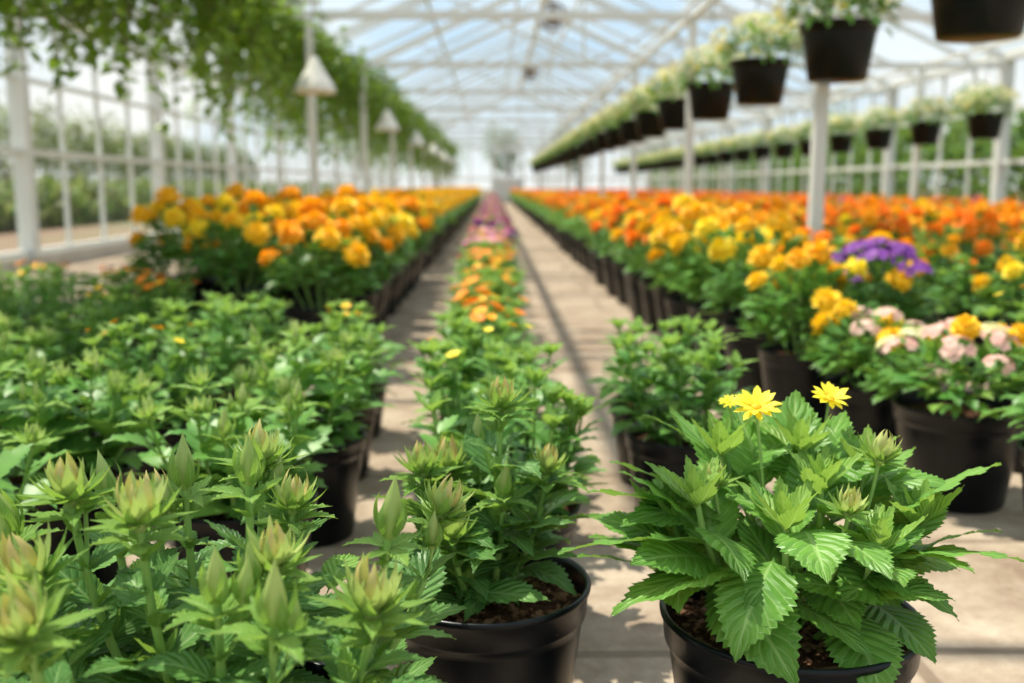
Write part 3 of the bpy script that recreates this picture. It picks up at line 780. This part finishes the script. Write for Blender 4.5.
def tree(seed, h=4.5, r=1.7, n=1100, mat=None):
    mat = mat or M_OUT
    rng = random.Random(seed); mb = MB()
    tube(mb, [(0, 0, 0), (.05, 0, h * .3), (0, .05, h * .6), (.03, 0, h * .85)], .14, .04, 8, M_TRUNK)
    for i in range(9):
        a = i * 2.4; z = h * (.3 + .05 * i)
        tube(mb, [(0, 0, z), (r * .4 * math.cos(a), r * .4 * math.sin(a), z + h * .1), (r * .75 * math.cos(a), r * .75 * math.sin(a), z + h * .16)], .05, .015, 5, M_TRUNK)
    blobs = [(rng.uniform(-.6, .6) * r, rng.uniform(-.6, .6) * r, h * rng.uniform(.4, .9), r * rng.uniform(.4, .65)) for _ in range(9)]
    for i in range(n):
        bx, by, bz, br_ = rng.choice(blobs); v = np.array([rng.gauss(0, 1) for _ in range(3)]); v /= np.linalg.norm(v); v *= br_ * rng.uniform(.6, 1.05)
        V, F, UV = LO[i % 2]
        mb.add(V, F, mat, UV, place((bx + v[0], by + v[1], bz + v[2]), rng.uniform(0, 6.28), rng.uniform(-.6, .9), rng.uniform(-.5, .5), rng.uniform(.2, .34)))
    return mb
TR = [tree(600 + i).mesh('tree_%d' % i) for i in range(2)]
TRD = [tree(610 + i, n=600, mat=M_OUTD).mesh('tree_d_%d' % i) for i in range(2)]
def hedge(seed, mats, hz=2.0, n=2200):
    rng = random.Random(seed); mb = MB()
    for i in range(n):
        y = rng.uniform(0, 5); a = rng.uniform(0, PI); rr = rng.uniform(.55, .75)
        V, F, UV = LO[i % 2]
        mb.add(V, F, rng.choice(mats), UV, place((rr * math.cos(a), y, rr * math.sin(a) * hz * (1 + .15 * math.sin(y * 2.5))), rng.uniform(0, 6.28), rng.uniform(-.5, 1), 0, rng.uniform(.16, .3)))
    for i in range(6): tube(mb, [(0, .4 + i * .85, 0), (.05, .4 + i * .85, .9)], .04, .02, 5, M_TRUNK)
    return mb
HG = hedge(650, [M_OUT], 2.3).mesh('hedge')
HG2 = hedge(651, [M_OUT, M_OUTD, M_OUTD], .9).mesh('hedge_low')
HG3 = hedge(652, [M_OUTD, M_OUTD, M_OUT], 3.6).mesh('hedge_tall')
for j in range(9): obj('hedge', HG, (8.0, 4 + 4.9 * j, -.03))
for j in range(9): obj('hedge', HG2, (-8.0, 12 + 4.9 * j, -.03))
for j in range(10): obj('hedge', HG3, (-15, 14 + 4.9 * j, -.03))
for j in range(9): obj('garden_tree', R0.choice(TR), (12.2 + R0.uniform(-.5, 2), 9 + 4.5 * j, -.03), R0.uniform(0, 6), R0.uniform(.6, .85))
for j in range(8): obj('garden_tree', R0.choice(TRD), (-19 + R0.uniform(-1, 1), 17 + 6 * j, -.03), R0.uniform(0, 6), R0.uniform(.8, 1.1))
for j in range(5): obj('garden_tree', R0.choice(TR), (-7 + 4 * j, 58 + R0.uniform(-2, 2), -.03), R0.uniform(0, 6), .9)

# ------------------------------------------------------------------ light
w = bpy.data.worlds.new('sky'); S.world = w; w.use_nodes = True; nt = w.node_tree; nt.nodes.clear()
out = N(nt, 'ShaderNodeOutputWorld'); bg = N(nt, 'ShaderNodeBackground')
tc = N(nt, 'ShaderNodeTexCoord'); mp = N(nt, 'ShaderNodeMapping'); mp.inputs['Scale'].default_value = (1, 1, 2.2)
L(nt, tc.outputs['Generated'], mp.inputs[0])
noi = N(nt, 'ShaderNodeTexNoise'); noi.inputs['Scale'].default_value = 2.6; noi.inputs['Detail'].default_value = 6; L(nt, mp.outputs[0], noi.inputs['Vector'])
mr = N(nt, 'ShaderNodeMapRange'); L(nt, noi.outputs['Fac'], mr.inputs[0]); mr.inputs[1].default_value = .38; mr.inputs[2].default_value = .64
sx = N(nt, 'ShaderNodeSeparateXYZ'); L(nt, tc.outputs['Generated'], sx.inputs[0])
hz = N(nt, 'ShaderNodeMapRange'); L(nt, sx.outputs[2], hz.inputs[0]); hz.inputs[1].default_value = .0; hz.inputs[2].default_value = .14; hz.inputs[3].default_value = .9; hz.inputs[4].default_value = 0
fac = mth(nt, 'MAXIMUM', mr.outputs[0], hz.outputs[0])
L(nt, mixc(nt, fac, (.47, .67, .85), (.98, .97, .94)), bg.inputs[0]); bg.inputs[1].default_value = 1.15
L(nt, bg.outputs[0], out.inputs[0])
sd = bpy.data.lights.new('sun', 'SUN'); sd.energy = 7.4; sd.angle = math.radians(.8); sd.color = (1, .9, .73)
so = bpy.data.objects.new('sun', sd); S.collection.objects.link(so)
d = Vector((.38, -.3, -1.0))
so.rotation_euler = d.to_track_quat('-Z', 'Y').to_euler(); so.location = (0, 0, 12)

# ------------------------------------------------------------------ camera
cd = bpy.data.cameras.new('camera'); cam = bpy.data.objects.new('camera', cd); S.collection.objects.link(cam)
cd.lens = 35; cd.sensor_width = 36; cd.clip_start = .05; cd.clip_end = 400
cam.location = (0, 0, .67); cam.rotation_euler = (math.radians(90 - 8.9), 0, math.radians(-1.1))
cd.dof.use_dof = True; cd.dof.focus_distance = .92; cd.dof.aperture_fstop = 3.9
S.camera = cam
S.view_settings.view_transform = 'Standard'
